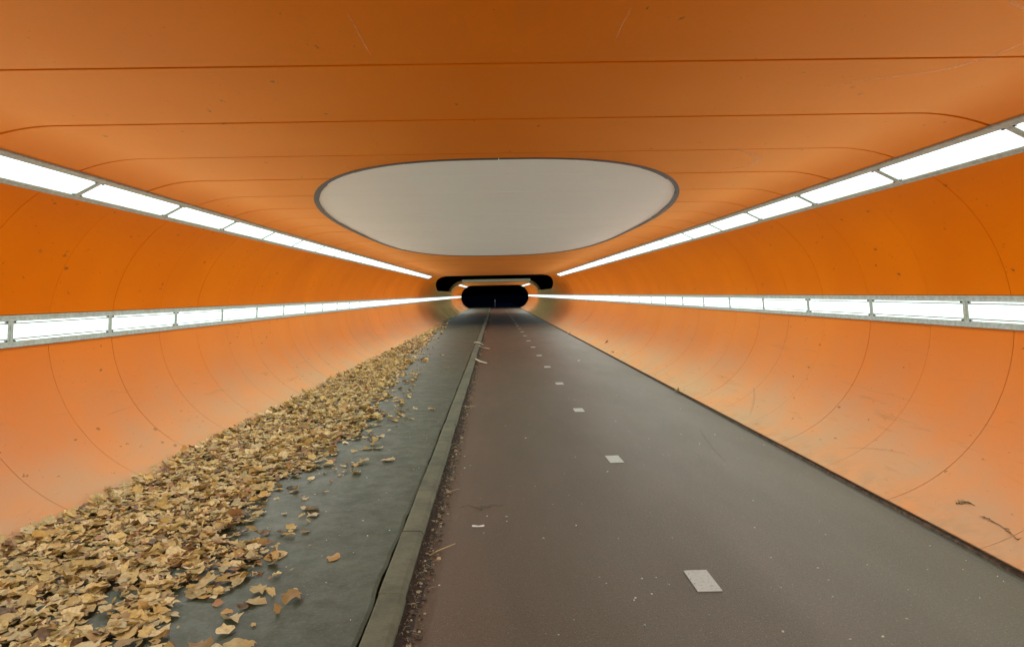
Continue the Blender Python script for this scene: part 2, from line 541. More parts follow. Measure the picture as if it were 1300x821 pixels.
WG = 0.003                                     # half joint, wall
CG = 0.013                                     # half joint, ceiling
K0, K1 = -11, 35                               # rings of the near tunnel: seam(35) = 39.67
ceiling = empty('tunnel_ceiling', (0, 3.3, CEIL), label='orange panelled flat ceiling of the near tunnel with rounded edges', cat='ceiling')
walls = {}
for side, nm in ((-1, 'left'), (1, 'right')):
    walls[side] = empty('tunnel_wall', (side * 3.8, 0, 0),
        label={-1: 'curved orange panelled wall on the left, with leaves heaped at its foot',
               1: 'curved orange panelled wall on the right, meeting the red path'}[side], cat='wall')
def child(name, me, par, world_loc=(0, 0, 0)):
    o = bpy.data.objects.new(name, me)
    o.location = Vector(world_loc) - Vector(par.location)
    return link(o, par)

for side in (-1, 1):
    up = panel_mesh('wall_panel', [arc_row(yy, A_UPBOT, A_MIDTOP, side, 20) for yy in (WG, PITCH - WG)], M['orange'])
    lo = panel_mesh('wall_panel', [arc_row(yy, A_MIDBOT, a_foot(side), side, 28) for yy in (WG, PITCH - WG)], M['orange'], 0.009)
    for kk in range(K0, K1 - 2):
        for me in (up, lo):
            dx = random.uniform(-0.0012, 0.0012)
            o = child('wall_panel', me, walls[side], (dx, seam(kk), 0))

fj = MB(); v = []; f = []  # dark brown strip added to fill the dark gap under the right wall panels
ys = [Y0 - 2 + i * 0.06 for i in range(int((Y_END - Y0 + 2) / 0.06))]
for yy in ys:
    q = mnoise.noise((3.0, yy * 2.1, 1)) + 0.6 * mnoise.noise((5.0, yy * 9.0, 1))
    v += [(PATH_R - 0.005 - 0.010 * q, yy, -0.003), (PATH_R + 0.002, yy, 0.020 + 0.006 * q), (PATH_R + 0.12, yy, 0.030)]
for i in range(len(ys) - 1):
    for j in (0, 1): f.append((3 * i + j, 3 * i + j + 1, 3 * i + j + 4, 3 * i + j + 3))
fj.add(v, f, True)
child('foot_joint', fj.mesh('foot_joint', M['gap_filler']), walls[1])
# --- ceiling, with the oval let into it
OV_Y, OV_A, OV_B, OV_N, OV_X = 12.58, 7.03, 2.24, 2.75, 0.05
def oval_x(y, grow=0.0):
    u = abs(y - OV_Y) / (OV_A + grow)
    return (OV_B + grow) * (1 - u ** OV_N) ** (1 / OV_N) if u < 1 else 0.0
def oval_y(frac):                              # |y-OV_Y| where half width is frac * B
    return OV_A * (1 - frac ** OV_N) ** (1 / OV_N)
TRIM = 0.047
tip0, tip1 = OV_Y - OV_A, OV_Y + OV_A

def ceil_half_row(y, side, inner):
    row = arc_row(y, A_UPTOP, R(90), side, 10)
    xs = abs(inner)
    row = row[:-1]
    for i in range(0, 5):
        x = side * W + (inner - side * W) * i / 4
        row.append(((x, y, CEIL), (0, 0, 1)))
    return row
full = []
for yy in (CG, PITCH - CG):
    L = ceil_half_row(yy, -1, 0.0); Rr = ceil_half_row(yy, 1, 0.0)
    full.append(L + Rr[::-1][1:])
full_me = panel_mesh('ceiling_panel', full, M['orange_ceiling'])
oval = empty('ceiling_oval', (OV_X, OV_Y, CEIL), label='large off-white oval with dark grey rim let into the orange ceiling', cat='ceiling panel')
for kk in range(K0, K1):
    ya, yb = seam(kk) + CG, seam(kk + 1) - CG
    ov0, ov1 = max(ya, tip0), min(yb, tip1)
    if ov1 <= ov0:
        child('ceiling_panel', full_me, ceiling, (0, seam(kk), random.uniform(-.0015, .0015)))
        continue
    cand = {ya, yb}
    for i in range(1, 12): cand.add(ya + (yb - ya) * i / 12)
    for i in range(0, 25):
        d = oval_y(i / 25)
        for c in (OV_Y - d, OV_Y + d):
            if ya < c < yb: cand.add(c)
    ysamp = sorted(cand)
    dz = random.uniform(-.001, .001)
    for side in (-1, 1):
        rows = [ceil_half_row(yy, side, OV_X + side * oval_x(yy)) for yy in ysamp]
        child('ceiling_panel', panel_mesh('ceiling_panel', rows, M['orange_ceiling']), ceiling, (0, 0, dz))
    # white sheet of this ring
    g2 = 0.004
    wa, wb_ = max(seam(kk) + g2, tip0), min(seam(kk + 1) - g2, tip1)
    ys2 = sorted({wa, wb_} | {c for c in cand if wa < c < wb_})
    rows = []
    for yy in ys2:
        hw = max(oval_x(yy) - 0.01, 0.002)
        rows.append([((OV_X - hw + 2 * hw * i / 6, yy, CEIL + 0.006), (0, 0, 1)) for i in range(7)])
    child('white_panel', panel_mesh('white_panel', rows, M['white'], 0.012), oval).location.z += random.uniform(-0.002, 0.002)
# rim of straight grey strips
NR = 112
pr = []
for i in range(NR):
    a = 2 * math.pi * i / NR
    ca, sa = math.cos(a), math.sin(a)
    pr.append(((abs(ca) ** (2 / OV_N)) * OV_B * (1 if ca > 0 else -1), (abs(sa) ** (2 / OV_N)) * OV_A * (1 if sa > 0 else -1)))
for i in range(0, NR, 4):
    mb = MB(); v = []
    m = 5
    for q in range(m):
        j = (i + q) % NR
        p = Vector(pr[j]); pn = Vector(pr[(j + 1) % NR]); pp = Vector(pr[j - 1])
        tg = (pn - pp).normalized(); nn = Vector((tg.y, -tg.x))
        w_in, w_out = TRIM * (0.82 + 0.12 * ((i // 4) % 3)), 0.006
        if q == 0: p = p + tg * 0.004
        if q == m - 1: p = p - tg * 0.004
        for off, z in ((w_out, 0.004), (w_out, -0.005), (-w_in, -0.003), (-w_in, 0.005)):
            s = p + nn * off
            v.append((OV_X + s.x, OV_Y + s.y, CEIL + z))
    f = [(4 * q + c, 4 * q + (c + 1) % 4, 4 * q + 4 + (c + 1) % 4, 4 * q + 4 + c) for q in range(m - 1) for c in range(4)]
    f += [(3, 2, 1, 0), tuple(4 * (m - 1) + c for c in range(4))]
    mb.add(v, f)
    child('trim_strip', mb.mesh('trim_strip', M['trim']), oval)

# --- backing shell behind the joints
def shell(name, y0, y1, a_lo, a_hi, off, mat, par, roof=True):
    mb = MB()
    rows = []
    for yy in (y0, y1):
        Lr = [arc(R(-74.5) + (R(90) - R(-74.5)) * i / 40, -1, off) for i in range(41)]
        Rr = [arc(R(-74.5) + (R(90) - R(-74.5)) * i / 40, 1, off) for i in range(41)][::-1]
        rows.append([(x, yy, z) for x, z in Lr + Rr])
    n = len(rows[0])
    mb.add(rows[0] + rows[1], [(i, i + 1, n + i + 1, n + i) for i in range(n - 1)], True)
    return child(name, mb.mesh(name, mat), par)
shell('backing', Y0, Y_CUT0 + 0.05, 0, 0, 0.030, M['backing'], ceiling)

# --- the roofless stretch: walls with the slanting cut
gap_walls = {}
for side in (-1, 1):
    gw = empty('weathered_wall', (side * 3.8, 50, 0),
        label={-1: 'grimy green-stained left wall in the roofless stretch before the far tunnel',
               1: 'grimy stained right wall in the roofless stretch before the far tunnel'}[side], cat='wall')
    gap_walls[side] = gw
    for kk in range(K1 - 2, 57):
        ya, yb = seam(kk) + WG, min(seam(kk + 1) - WG, Y_P2 - WG)
        if ya >= Y_P2 - 0.1: break
        rows_u = []; rows_l = []
        for i in range(5):
            yy = ya + (yb - ya) * i / 4
            at = min(top_a(yy), A_UPBOT) if yy < 36.9 else min(top_a(yy), R(90))
            if yy < 36.9: at = A_UPBOT
            rows_u.append(arc_row(yy, at, A_MIDTOP, side, 16))
            rows_l.append(arc_row(yy, A_MIDBOT, a_foot(side), side, 24))
        child('wall_panel', panel_mesh('wall_panel', rows_u, M['orange_mossy'], 0.05), gw)
        child('wall_panel', panel_mesh('wall_panel', rows_l, M['orange_mossy']), gw)
    # back of the wall, below the coping
    mb = MB(); rows = []
    yl = [Y_CUT0 + i * 0.5 for i in range(0, int((Y_P2 - Y_CUT0) / 0.5) + 1)]
    for yy in yl:
        at = min(top_a(yy) - 0.004, R(89.5))
        rows.append([(*[(arc(a, side, 0.03))[0]], yy, arc(a, side, 0.03)[1]) for a in [R(-74.5) + (at - R(-74.5)) * i / 24 for i in range(25)]])
    nc = 25
    mb.add([p for r in rows for p in r], [(i * nc + j, i * nc + j + 1, (i + 1) * nc + j + 1, (i + 1) * nc + j) for i in range(len(rows) - 1) for j in range(nc - 1)], True)
    child('backing', mb.mesh('backing', M['backing']), gw)
    # strip of corner between upper row end and roof opening is closed by the ceiling panels' curve
    mb = MB()
    mb.add([p for yy in (36.9, Y_CUT0 + 0.17) for p, n in arc_row(yy, A_UPTOP, A_UPBOT, side, 6, -0.001)],
           [(j, j + 1, 7 + j + 1, 7 + j) for j in range(6)], True)

# --- the far tunnel
far = empty('far_tunnel', (0, Y_P2, 0), label='short far tunnel of orange panels opening on to the dark beyond', cat='tunnel')
kk = 0
while True:
    ya = Y_P2 + kk * PITCH
    if ya + PITCH > Y_END + 0.5: break
    for side in (-1, 1):
        rows = [arc_row(yy, A_UPBOT, A_MIDTOP, side, 14) for yy in (ya + WG, ya + PITCH - WG)]
        child('wall_panel', panel_mesh('wall_panel', rows, M['orange_mossy']), far)
        rows = [arc_row(yy, A_MIDBOT, a_foot(side), side, 18) for yy in (ya + WG, ya + PITCH - WG)]
        child('wall_panel', panel_mesh('wall_panel', rows, M['orange_mossy']), far)
    child('ceiling_panel', full_me, far, (0, ya, 0))
    kk += 1
Y_END = Y_P2 + kk * PITCH
shell('backing', Y_P2 + 0.01, Y_END, 0, 0, 0.030, M['backing'], far)
lm = MB(); lm.box(-2.72, 3.0, Y_P2 - 0.12, Y_P2 + 0.30, CEIL + 0.035, CEIL + 0.24)
child('lintel', lm.mesh('lintel', M['concrete']), far)
for side in (-1, 1):                            # end ring of the shell
    mb = MB(); a0, a1 = R(-60), R(90); v = []
    for i in range(31):
        a = a0 + (a1 - a0) * i / 30
        for off in (0.004, 0.20):
            x, z = arc(a, side, off); v.append((x, Y_P2 - 0.003, z))
    for i in range(31):
        a = a0 + (a1 - a0) * i / 30
        x, z = arc(a, side, 0.20); v.append((x, Y_P2 + 1.2, z))
    f = [(2 * i, 2 * i + 1, 2 * i + 3, 2 * i + 2) for i in range(30)] + [(2 * i + 1, 62 + i, 63 + i, 2 * i + 3) for i in range(30)]
    mb.add(v, f)
    child('end_ring', mb.mesh('end_ring', M['orange_mossy']), far)

# ------------------------------------------------------------------ light rows
def light_row(side, a_c, width, y0, y1, phase, label, bars=False):
    cx, cz = arc(a_c, side)
    root = empty('light_strip', (cx, max(y0, 0), cz), label=label, cat='light', group='rows of lit panels along the tunnel walls')
    T = (-side * math.sin(a_c), math.cos(a_c))   # up along the wall
    Nn = (-side * math.cos(a_c), -math.sin(a_c)) # into the tunnel
    O = (cx, cz)
    rail = 0.047
    hw = width / 2
    for sgn in (1, -1):
        mb = MB()
        mb.obox(O, T, Nn, sgn * (hw - rail), sgn * hw, -0.03, 0.016, y0, y1)
        mb.obox(O, T, Nn, sgn * (hw - 0.012), sgn * hw, 0.016, 0.021, y0, y1)
        child('rail', mb.mesh('rail', M['steel']), root)
    n0 = math.ceil((y0 - phase) / 1.5); n1 = math.floor((y1 - phase) / 1.5)
    cuts = [phase + 1.5 * i for i in range(n0, n1 + 1)]
    dv = MB(); dv.obox(O, T, Nn, -(hw - rail), hw - rail, -0.03, 0.014, -0.036, 0.036)
    dv.obox(O, T, Nn, -(hw - rail), hw - rail, 0.014, 0.017, -0.004, 0.004)
    dme = dv.mesh('divider', M['steel'])
    clip_meshes = []
    for sy in (-1, 1):
        for sg in (-1, 1):
            ys_ = sorted((sy * 0.037, sy * 0.062))
            ts = sorted((sg * (hw - rail - 0.010), sg * (hw - rail + 0.003)))
            cl = MB(); cl.obox(O, T, Nn, ts[0], ts[1], 0.0, 0.0175, ys_[0], ys_[1])
            clip_meshes.append(cl.mesh('clip', M['dark']))
    lamp_meshes = {}
    edges = [y0] + cuts + [y1]
    for c in cuts:
        child('divider', dme, root, (0, c, 0))
    for i in range(len(edges) - 1):
        a, b = edges[i] + 0.036, edges[i + 1] - 0.036
        if b - a < 0.1: continue
        ln = round(b - a, 3)
        if ln not in lamp_meshes:
            lp = MB(); lp.obox(O, T, Nn, -(hw - rail), hw - rail, -0.02, 0.003, 0, ln)
            rb = MB()
            for sg in (-1, 1):
                t0 = sg * (hw - rail - 0.017)
                rb.obox(O, T, Nn, t0 - 0.006, t0 + 0.006, 0.003, 0.010, 0, ln)
            lamp_meshes[ln] = (lp.mesh('lamp_cover', M['steel'], M['lamp'], (3,)), rb.mesh('retaining_bar', M['steel']))
        lo_ = child('lamp_cover', lamp_meshes[ln][0], root, (0, a, 0))
        if 0 < a < 22 and bars:
            r_ = bpy.data.objects.new('retaining_bar', lamp_meshes[ln][1]); link(r_, lo_)
    for c in cuts:
        for cme in (clip_meshes if 1 < c < 10 else ()): child('clip', cme, root, (0, c, 0))
    return root
light_row(-1, A_MID, W_MID, Y0, Y_END, 5.88, 'lower row of lit white panels running the length of the left wall', True)
light_row(1, A_MID, W_MID, Y0, Y_END, 5.88, 'lower row of lit white panels running the length of the right wall', True)
light_row(-1, A_UP, W_UP, Y0, 36.0, 5.72, 'upper row of lit white panels between ceiling and left wall')
light_row(1, A_UP, W_UP, Y0, 36.0, 5.72, 'upper row of lit white panels between ceiling and right wall')
light_row(-1, A_UP, W_UP, 65.0, Y_END, 65.0, 'short upper light row on the left inside the far tunnel')
light_row(1, A_UP, W_UP, 65.0, Y_END, 65.0, 'short upper light row on the right inside the far tunnel')
# plain closing strips where the upper rows stop
for side in (-1, 1):
    for (ya, yb, par) in ((36.0, Y_CUT0 + 0.15, walls[side]), (Y_P2, 65.0, far)):
        rows = [arc_row(yy, A_UPTOP + 0.003, A_UPBOT - 0.003, side, 6) for yy in (ya + 0.006, yb)]
        child('closing_strip', panel_mesh('closing_strip', rows, M['orange_mossy']), par)

# ------------------------------------------------------------------ banks outside, beyond the walls of the roofless stretch
for side in (-1, 1):
    mb = MB(); v = []; f = []
    xs = [3.95, 4.6, 5.6, 7.5, 10, 14, 20, 30]
    yv = [Y_CUT0 - 1 + i * 1.5 for i in range(16)] if True else []
    yv = [yy for yy in yv if yy < Y_P2 + 0.5]
    for yy in yv:
        for i, x in enumerate(xs):
            z = 1.70 + min(3.2, (x - 3.95) * 0.45) + 0.10 * mnoise.noise((x * 0.7, yy * 0.7, side))
            v.append((side * x, yy, z if i else 1.70))
    nc = len(xs)
    for i in range(len(yv) - 1):
        for j in range(nc - 1):
            f.append((i * nc + j, i * nc + j + 1, (i + 1) * nc + j + 1, (i + 1) * nc + j))
    mb.add(v, f, True)
    mb.build('embankment', M['bank'], kind='structure')

# slim post standing past the far tunnel
bo = MB()
bo.tube([(0, 0, 0), (0, 0, 1.02)], 0.045, 0.045, 12)
bo.tube([(0, 0, 1.02), (0, 0, 1.05), (0, 0, 1.07)], 0.05, 0.03, 12)
post = empty('bollard', (0.0, Y_END + 1.2, 0), label='slim dark post in the path just past the far tunnel', cat='bollard')
child('shaft', bo.mesh('shaft', M['trim']), post, post.location)
bb = MB(); bb.tube([(0, 0, 0.80), (0, 0, 0.92)], 0.0475, 0.0475, 12)
child('band', bb.mesh('band', M['steel']), post, post.location)

# ------------------------------------------------------------------ dry leaves
LEAF_COLS = [((0.80, 0.62, 0.25), 32), ((0.70, 0.50, 0.17), 26), ((0.90, 0.77, 0.42), 34), ((0.56, 0.34, 0.10), 14),
             ((0.36, 0.17, 0.06), 9), ((0.58, 0.36, 0.08), 5), ((0.16, 0.085, 0.035), 12)]
LP = [c for c, wgt in LEAF_COLS for _ in range(wgt)]
def leaf_tint():
    c = random.choice(LP); k_ = random.uniform(0.45, 1.1)
    return tuple(x * k_ for x in c)
LOBES = [(0.0, -0.52), (0.20, -0.40), (0.50, -0.42), (0.38, -0.16), (0.62, 0.10), (0.30, 0.12), (0.26, 0.34), (0.0, 0.60),
         (-0.26, 0.34), (-0.30, 0.12), (-0.62, 0.10), (-0.38, -0.16), (-0.50, -0.42), (-0.20, -0.40)]
def leaf_geo(size, mb, M4, tint):
    """a lobed, curled leaf: rim, half-way ring and a midrib point"""
    kind = random.random()
    pts = []
    sx, sy = random.uniform(0.75, 1.1), random.uniform(0.85, 1.2)
    rd = random.uniform(0.15, 0.85)              # how much the lobes are worn to a round outline
    for (x, y_) in LOBES:
        r_ = math.hypot(x, y_); k_ = (1 - rd) + rd * 0.50 / r_
        j = random.uniform(0.78, 1.15) * k_
        pts.append((x * j * sx, y_ * j * sy))
    if kind < 0.35:                              # torn piece: drop one side
        q = random.choice((-1, 1))
        pts = [(x * (0.25 if x * q > 0 else 1), y_) for x, y_ in pts]
    fold = random.choice((-0.5, 0.5, 0.9, 1.5)) * random.uniform(0.15, 0.85); curl = random.uniform(-0.6, 0.8); tw = random.uniform(-0.6, 0.6)
    rip = random.uniform(0, 6.28)
    def lift(x, y_):
        return (fold * x * x * 0.9 + curl * y_ * y_ * 0.6 + tw * x * y_ + 0.10 * math.sin(8 * x + 5 * y_ + rip) * (abs(x) + abs(y_)))
    ring2 = [(x, y_, lift(x, y_) + random.uniform(-.04, .04)) for x, y_ in pts]
    ring1 = [(x * 0.5, y_ * 0.5, lift(x * 0.5, y_ * 0.5) - 0.03) for x, y_ in pts]
    v = [(0, 0, -0.02)] + ring1 + ring2
    n = len(pts)
    f = [(0, 1 + i, 1 + (i + 1) % n) for i in range(n)]
    f += [(1 + i, 1 + n + i, 1 + n + (i + 1) % n, 1 + (i + 1) % n) for i in range(n)]
    vv = [M4 @ (Vector(p) * size) for p in v]
    # keep the leaf above the floor
    mb.add(vv, f, True, tint)
    return vv

def floor_z(x):
    if x > KERB_R: return 0.0
    zz = SW_Z
    if x < -2.93:
        zz = max(zz, ZC - math.sqrt(max(0, RAD * RAD - (abs(x) - W) ** 2)))
    return zz
def wall_tilt(x):
    if x > -2.93: return 0.0
    return math.asin(min(1, (abs(x) - W) / RAD))

EDGE = [(0.0, -1.15), (3.0, -1.30), (4.1, -1.28), (4.5, -1.20), (4.75, -1.42), (5.2, -1.58), (6.1, -1.50), (6.7, -1.38), (7.4, -1.52), (9.0, -1.36), (10.5, -1.45), (12.3, -1.64), (16.6, -1.80), (21.6, -1.98), (28, -2.30), (36, -2.62), (40, -2.8)]
def edge_x(y):
    for (a, xa), (b, xb) in zip(EDGE, EDGE[1:]):
        if a <= y <= b: return xa + (xb - xa) * (y - a) / (b - a)
    return -2.8
def back_x(y): return -3.02 + 0.14 * min(1, max(0, (y - 8) / 25)) + 0.05 * mnoise.noise((1, y * 1.3, 9))

leaves = []
def density(x, y):
    e, b = edge_x(y), back_x(y)
    if x < b or x > e + 0.25: return 0
    d = min(1, (e - x) / 0.45) if x < e else 0
    d = max(d, 0)
    nn = mnoise.noise((x * 1.6, y * 0.9, 1.0)) + 0.5 * mnoise.noise((x * 4.0, y * 2.4, 4.0))
    core = max(0, d * 0.75 + 0.75 * nn - 0.02 + 0.0 * d) * min(1, d * 3)
    u = (x - b) / (e - b)
    core += 0.42 * (1 - u)
    if x > e: core = 0.03 + 0.14 * max(0, nn)
    return max(0, min(1, core))
def try_leaves(n, y0, y1, smin, smax):
    c = 0
    while c < n:
        y = random.uniform(y0, y1); x = random.uniform(-3.05, edge_x(y) + 0.25)
        c += 1
        dn = density(x, y)
        if random.random() > dn: continue
        b = back_x(y)
        u = max(0, min(1, (x - b) / (edge_x(y) - b)))
        thick = (0.034 * (1 - u) ** 0.8 + 0.006) * dn * (1.0 if y < 14 else 0.8)
        z = floor_z(x) + 0.012 + random.random() ** 0.8 * thick
        s = random.uniform(smin, smax) * (0.55 if random.random() < 0.25 else 1)
        leaves.append((x, y, z, s, z - floor_z(x)))
try_leaves(11500, 2.2, 9.0, 0.035, 0.115)
try_leaves(11000, 9.0, 18.0, 0.045, 0.115)
try_leaves(6500, 18.0, 40.0, 0.08, 0.13)
# the largest in view are single leaves; the rest one mass
def proj(p):
    q = CAM_M.inverted() @ Vector(p)
    return (650 + 938.9 * q.x / -q.z, 365.5 - 938.9 * q.y / -q.z)
scored = []
for i, (x, y, z, s, hgt) in enumerate(leaves):
    px, py = proj((x, y, z))
    if 4 < px < 1296 and 380 < py < 815:
        scored.append((s / y * (0.45 + min(hgt, 0.05) * 12), i))
scored.sort(reverse=True)
single = set(i for _, i in scored[:290])
def leaf_matrix(x, y, z, steep):
    tl = wall_tilt(x)
    rot = Euler((random.gauss(0, steep), random.gauss(0, steep), random.uniform(0, 6.28))).to_matrix().to_4x4()
    return Matrix.Translation((x, y, z)) @ Matrix.Rotation(tl, 4, 'Y') @ rot
mass = MB()
for i, (x, y, z, s, hgt) in enumerate(leaves):
    steep = 0.13 if random.random() < 0.85 else 0.4
    if i in single:
        mb = MB()
        tint = leaf_tint()
        vv = leaf_geo(s, mb, leaf_matrix(0 * x, 0, 0, steep) if wall_tilt(x) == 0 else Matrix.Rotation(wall_tilt(x), 4, 'Y') @ leaf_matrix(0, 0, 0, steep), tint)
        low = min(p.z for p in vv)
        lum = tint[0]
        word = 'pale straw coloured' if lum > 0.66 else ('tan' if lum > 0.44 else ('russet brown' if lum > 0.25 else 'dark brown'))
        u = (x - back_x(y)) / (edge_x(y) - back_x(y))
        where = 'up against the orange wall' if u < 0.3 else ('in the middle of the heap' if u < 0.72 else 'at the pavement side of the heap')
        dep = 'lowest in view' if y < 4.3 else ('near' if y < 5.4 else 'farther back')
        size = 'large' if s > 0.098 else 'small'
        o = mb.build('fallen_leaf', M['leaf'], None, (x, y, max(z, floor_z(x) - low + 0.001)),
                     label='%s %s dry leaf %s, %s' % (size, word, where, dep), cat='leaf', group='%s %s leaves %s, %s' % (size, word, where, dep))
    else:
        M4 = leaf_matrix(x, y, z, steep)
        vv = leaf_geo(s, mass, M4, leaf_tint())
        n_ = len(vv)
        low = min(p.z - floor_z(p.x) for p in vv)
        if low < 0.001:
            for q in range(len(mass.v) - n_, len(mass.v)):
                p = mass.v[q]; mass.v[q] = (p[0], p[1], p[2] - low + 0.001)
mass.build('leaf_heap', M['leaf'], label='long heap of dry fallen leaves along the foot of the left wall', cat='leaves', kind='stuff')

# single leaves lying apart
LOOSE = [(395, 646, 0.13, (0.62, 0.50, 0.30), 'pale curled leaf lying alone on the bare pavement left of the kerb'),
         (492, 585, 0.13, (0.58, 0.46, 0.27), 'crumpled tan leaf alone mid pavement, beyond the paired straw leaves'),
         (548, 520, 0.11, (0.60, 0.44, 0.24), 'small tan leaf on the pavement close to the kerb joint'),
         (567, 467, 0.12, (0.42, 0.20, 0.08), 'reddish brown leaf alone on the far pavement beside the kerb'),
         (480, 570, 0.10, (0.66, 0.56, 0.34), 'straw coloured leaf in the short row beside the heap'),
         (462, 571, 0.09, (0.60, 0.50, 0.28), 'second straw coloured leaf in the short row beside the heap'),
         (185, 607, 0.12, (0.64, 0.54, 0.30), 'pale leaf lying up on the orange wall above the heap'),
         (860, 496, 0.13, (0.62, 0.46, 0.24), 'dry leaf caught on the red path against the right wall'),
         (771, 434, 0.16, (0.45, 0.28, 0.14), 'brown leaf on the foot of the far right wall'),
         (778, 447, 0.12, (0.40, 0.24, 0.12), 'small brown leaf on the right wall just above the path edge'),
         (722, 423, 0.2, (0.55, 0.42, 0.25), 'far leaf at the right edge of the red path'),
         (527, 519, 0.09, (0.62, 0.54, 0.34), 'small pale leaf on bare pavement right of the heap'),
         (523, 532, 0.08, (0.45, 0.34, 0.18), 'small dull leaf on bare pavement right of the heap'),
         (561, 451, 0.12, (0.6, 0.5, 0.3), 'small pale leaf far along the pavement'),
         (734, 458, 0.12, (0.62, 0.56, 0.40), 'pale leaf on the right lane of the red path'),
         (398, 655, 0.08, (0.66, 0.58, 0.40), 'small leaf tucked under the lone pale leaf on pavement')]
for (px, py, s, tint, lab) in LOOSE:
    p = hit(px, py)
    mb = MB()
    side_t = 0.0
    if p.x > PATH_R - 0.02: side_t = -math.asin(min(1, (p.x - W) / RAD))
    if p.x < -2.93: side_t = wall_tilt(p.x)
    vv = leaf_geo(s, mb, Matrix.Rotation(side_t, 4, 'Y') @ Euler((random.gauss(0, .12), random.gauss(0, .12), random.uniform(0, 6))).to_matrix().to_4x4(), tint)
    low = min(q.z for q in vv)
    zb = p.z - low * (0.8 if side_t == 0 else 0.3) + 0.002
    mb.build('fallen_leaf', M['leaf'], None, (p.x, p.y, zb), label=lab, cat='leaf', group='single leaves lying apart')

# ------------------------------------------------------------------ grit, gutter debris, straw and weeds
grit = MB()
GC = [(0.62, 0.60, 0.52), (0.5, 0.46, 0.36), (0.30, 0.42, 0.34), (0.40, 0.32, 0.20), (0.7, 0.7, 0.66)]
def chip(mb, x, y, z, s, tint):
    n = random.choice((4, 5, 6)); a0 = random.uniform(0, 6)
    el = random.uniform(0.4, 1.0)
    an = random.uniform(0, 3.14)
    top = []; bot = []
    for i in range(n):
        a = a0 + 6.283 * i / n; r = s * random.uniform(0.6, 1.1)
        lx, ly = r * math.cos(a), r * math.sin(a) * el
        X = lx * math.cos(an) - ly * math.sin(an); Yq = lx * math.sin(an) + ly * math.cos(an)
        top.append((x + X * 0.8, y + Yq * 0.8, z + s * 0.35 * random.uniform(0.6, 1.3))); bot.append((x + X, y + Yq, z))
    mb.add(bot + top, [tuple(range(n, 2 * n))] + [(i, (i + 1) % n, n + (i + 1) % n, n + i) for i in range(n)], False, tint)
for _ in range(430):
    y = 2.4 + random.random() ** 1.6 * 24
    x = PATH_L + 0.05 + random.random() * 3.1
    if mnoise.noise((x * 0.9, y * 0.6, 7)) + random.uniform(-.2, .6) < 0.1: continue
    chip(grit, x, y, 0.0005, random.uniform(0.003, 0.010) * (1.5 if random.random() < 0.08 else 1), random.choice(GC))
for _ in range(210):
    y = 2.4 + random.random() ** 1.5 * 22
    x = random.uniform(edge_x(y), KERB_L - 0.05)
    chip(grit, x, y, SW_Z + 0.0005, random.uniform(0.003, 0.009), random.choice(GC[:2] + [(0.6, 0.5, 0.3)]))
grit.build('grit', M['litter'], label='pale chips and grit scattered over path and pavement', cat='grit', kind='stuff')

deb = MB()
DC = [(0.16, 0.10, 0.05), (0.28, 0.20, 0.10), (0.07, 0.045, 0.025), (0.45, 0.36, 0.2), (0.03, 0.02, 0.012), (0.04, 0.028, 0.016), (0.09, 0.06, 0.03)]
for _ in range(4200):
    y = 2.2 + random.random() ** 1.4 * 30
    x = random.uniform(KERB_R + 0.004, PATH_L + 0.015 + abs(random.gauss(0, 0.02)))
    tint = random.choice(DC)
    if random.random() < 0.45:
        chip(deb, x, y, 0.012 if x < PATH_L else 0.001, random.uniform(0.004, 0.018) * (1.6 if random.random() < 0.06 else 1), tint)
    else:
        a = random.uniform(0, 6.28); l = random.uniform(0.015, 0.05)
        z = (0.022 if x < PATH_L else 0.003) + random.random() * 0.008
        deb.tube([(x, y, z), (x + l * 0.5 * math.cos(a), y + l * 0.5 * math.sin(a), z + 0.006), (x + l * math.cos(a + .3), y + l * math.sin(a + .3), z)], 0.0014, 0.0008, 3, tint)
deb.build('gutter_debris', M['litter'], label='crumbled leaf bits and stalks lying in the gutter soil', cat='debris', kind='stuff')

def tuft(px, py, n, ln, tints, label, name='straw_tuft', flat=0.7, cat='straw', world=None):
    p = Vector(world) if world else hit(px, py)
    mb = MB()
    for _ in range(n):
        a = random.uniform(0, 6.28); l = ln * random.uniform(0.5, 1.2); up = random.uniform(0.05, 1.0) * (1 - flat) + 0.04
        x0, y0 = random.gauss(0, ln * 0.13), random.gauss(0, ln * 0.13)
        d = Vector((math.cos(a), math.sin(a), 0))
        pts = []
        for q in range(4):
            u = q / 3
            pts.append(Vector((x0, y0, 0.003)) + d * l * u * (1 - up * 0.4) + Vector((0, 0, l * (up * 1.6 * u - up * 0.9 * u * u))) + Vector((random.gauss(0, .04), random.gauss(0, .04), 0)) * l)
        mb.tube(pts, 0.0022, 0.0008, 4, random.choice(tints))
    return mb.build(name, M['litter'], None, (p.x, p.y, max(p.z, 0.0)), label=label, cat=cat)
STR = [(0.55, 0.45, 0.24), (0.42, 0.32, 0.16), (0.62, 0.55, 0.34)]
tuft(594, 517, 34, 0.13, STR, 'bushy clump of dry straw in the gutter beside the kerb')
tuft(566, 610, 12, 0.09, STR, 'pale dry stalks in the near gutter by the kerb')
tuft(570, 625, 9, 0.08, STR, 'few bent straws on the gutter edge of the red path', 'straw_tuft')
def straw(pix, r, tint, label, lift=0.012):
    pts = [hit(*q) + Vector((0, 0, lift)) for q in pix]
    c = pts[len(pts) // 2].copy(); c.z = min(p.z for p in pts) - lift
    mb = MB(); mb.tube([p - c for p in pts], r, r * 0.5, 5, tint)
    return mb.build('dry_stalk', M['litter'], None, c, label=label, cat='stalk', group='dry stalks by the kerb')
straw([(545, 707), (556, 701), (568, 696), (578, 692)], 0.004, (0.5, 0.34, 0.13), 'long tan stalk slanting from the near gutter on to the path')
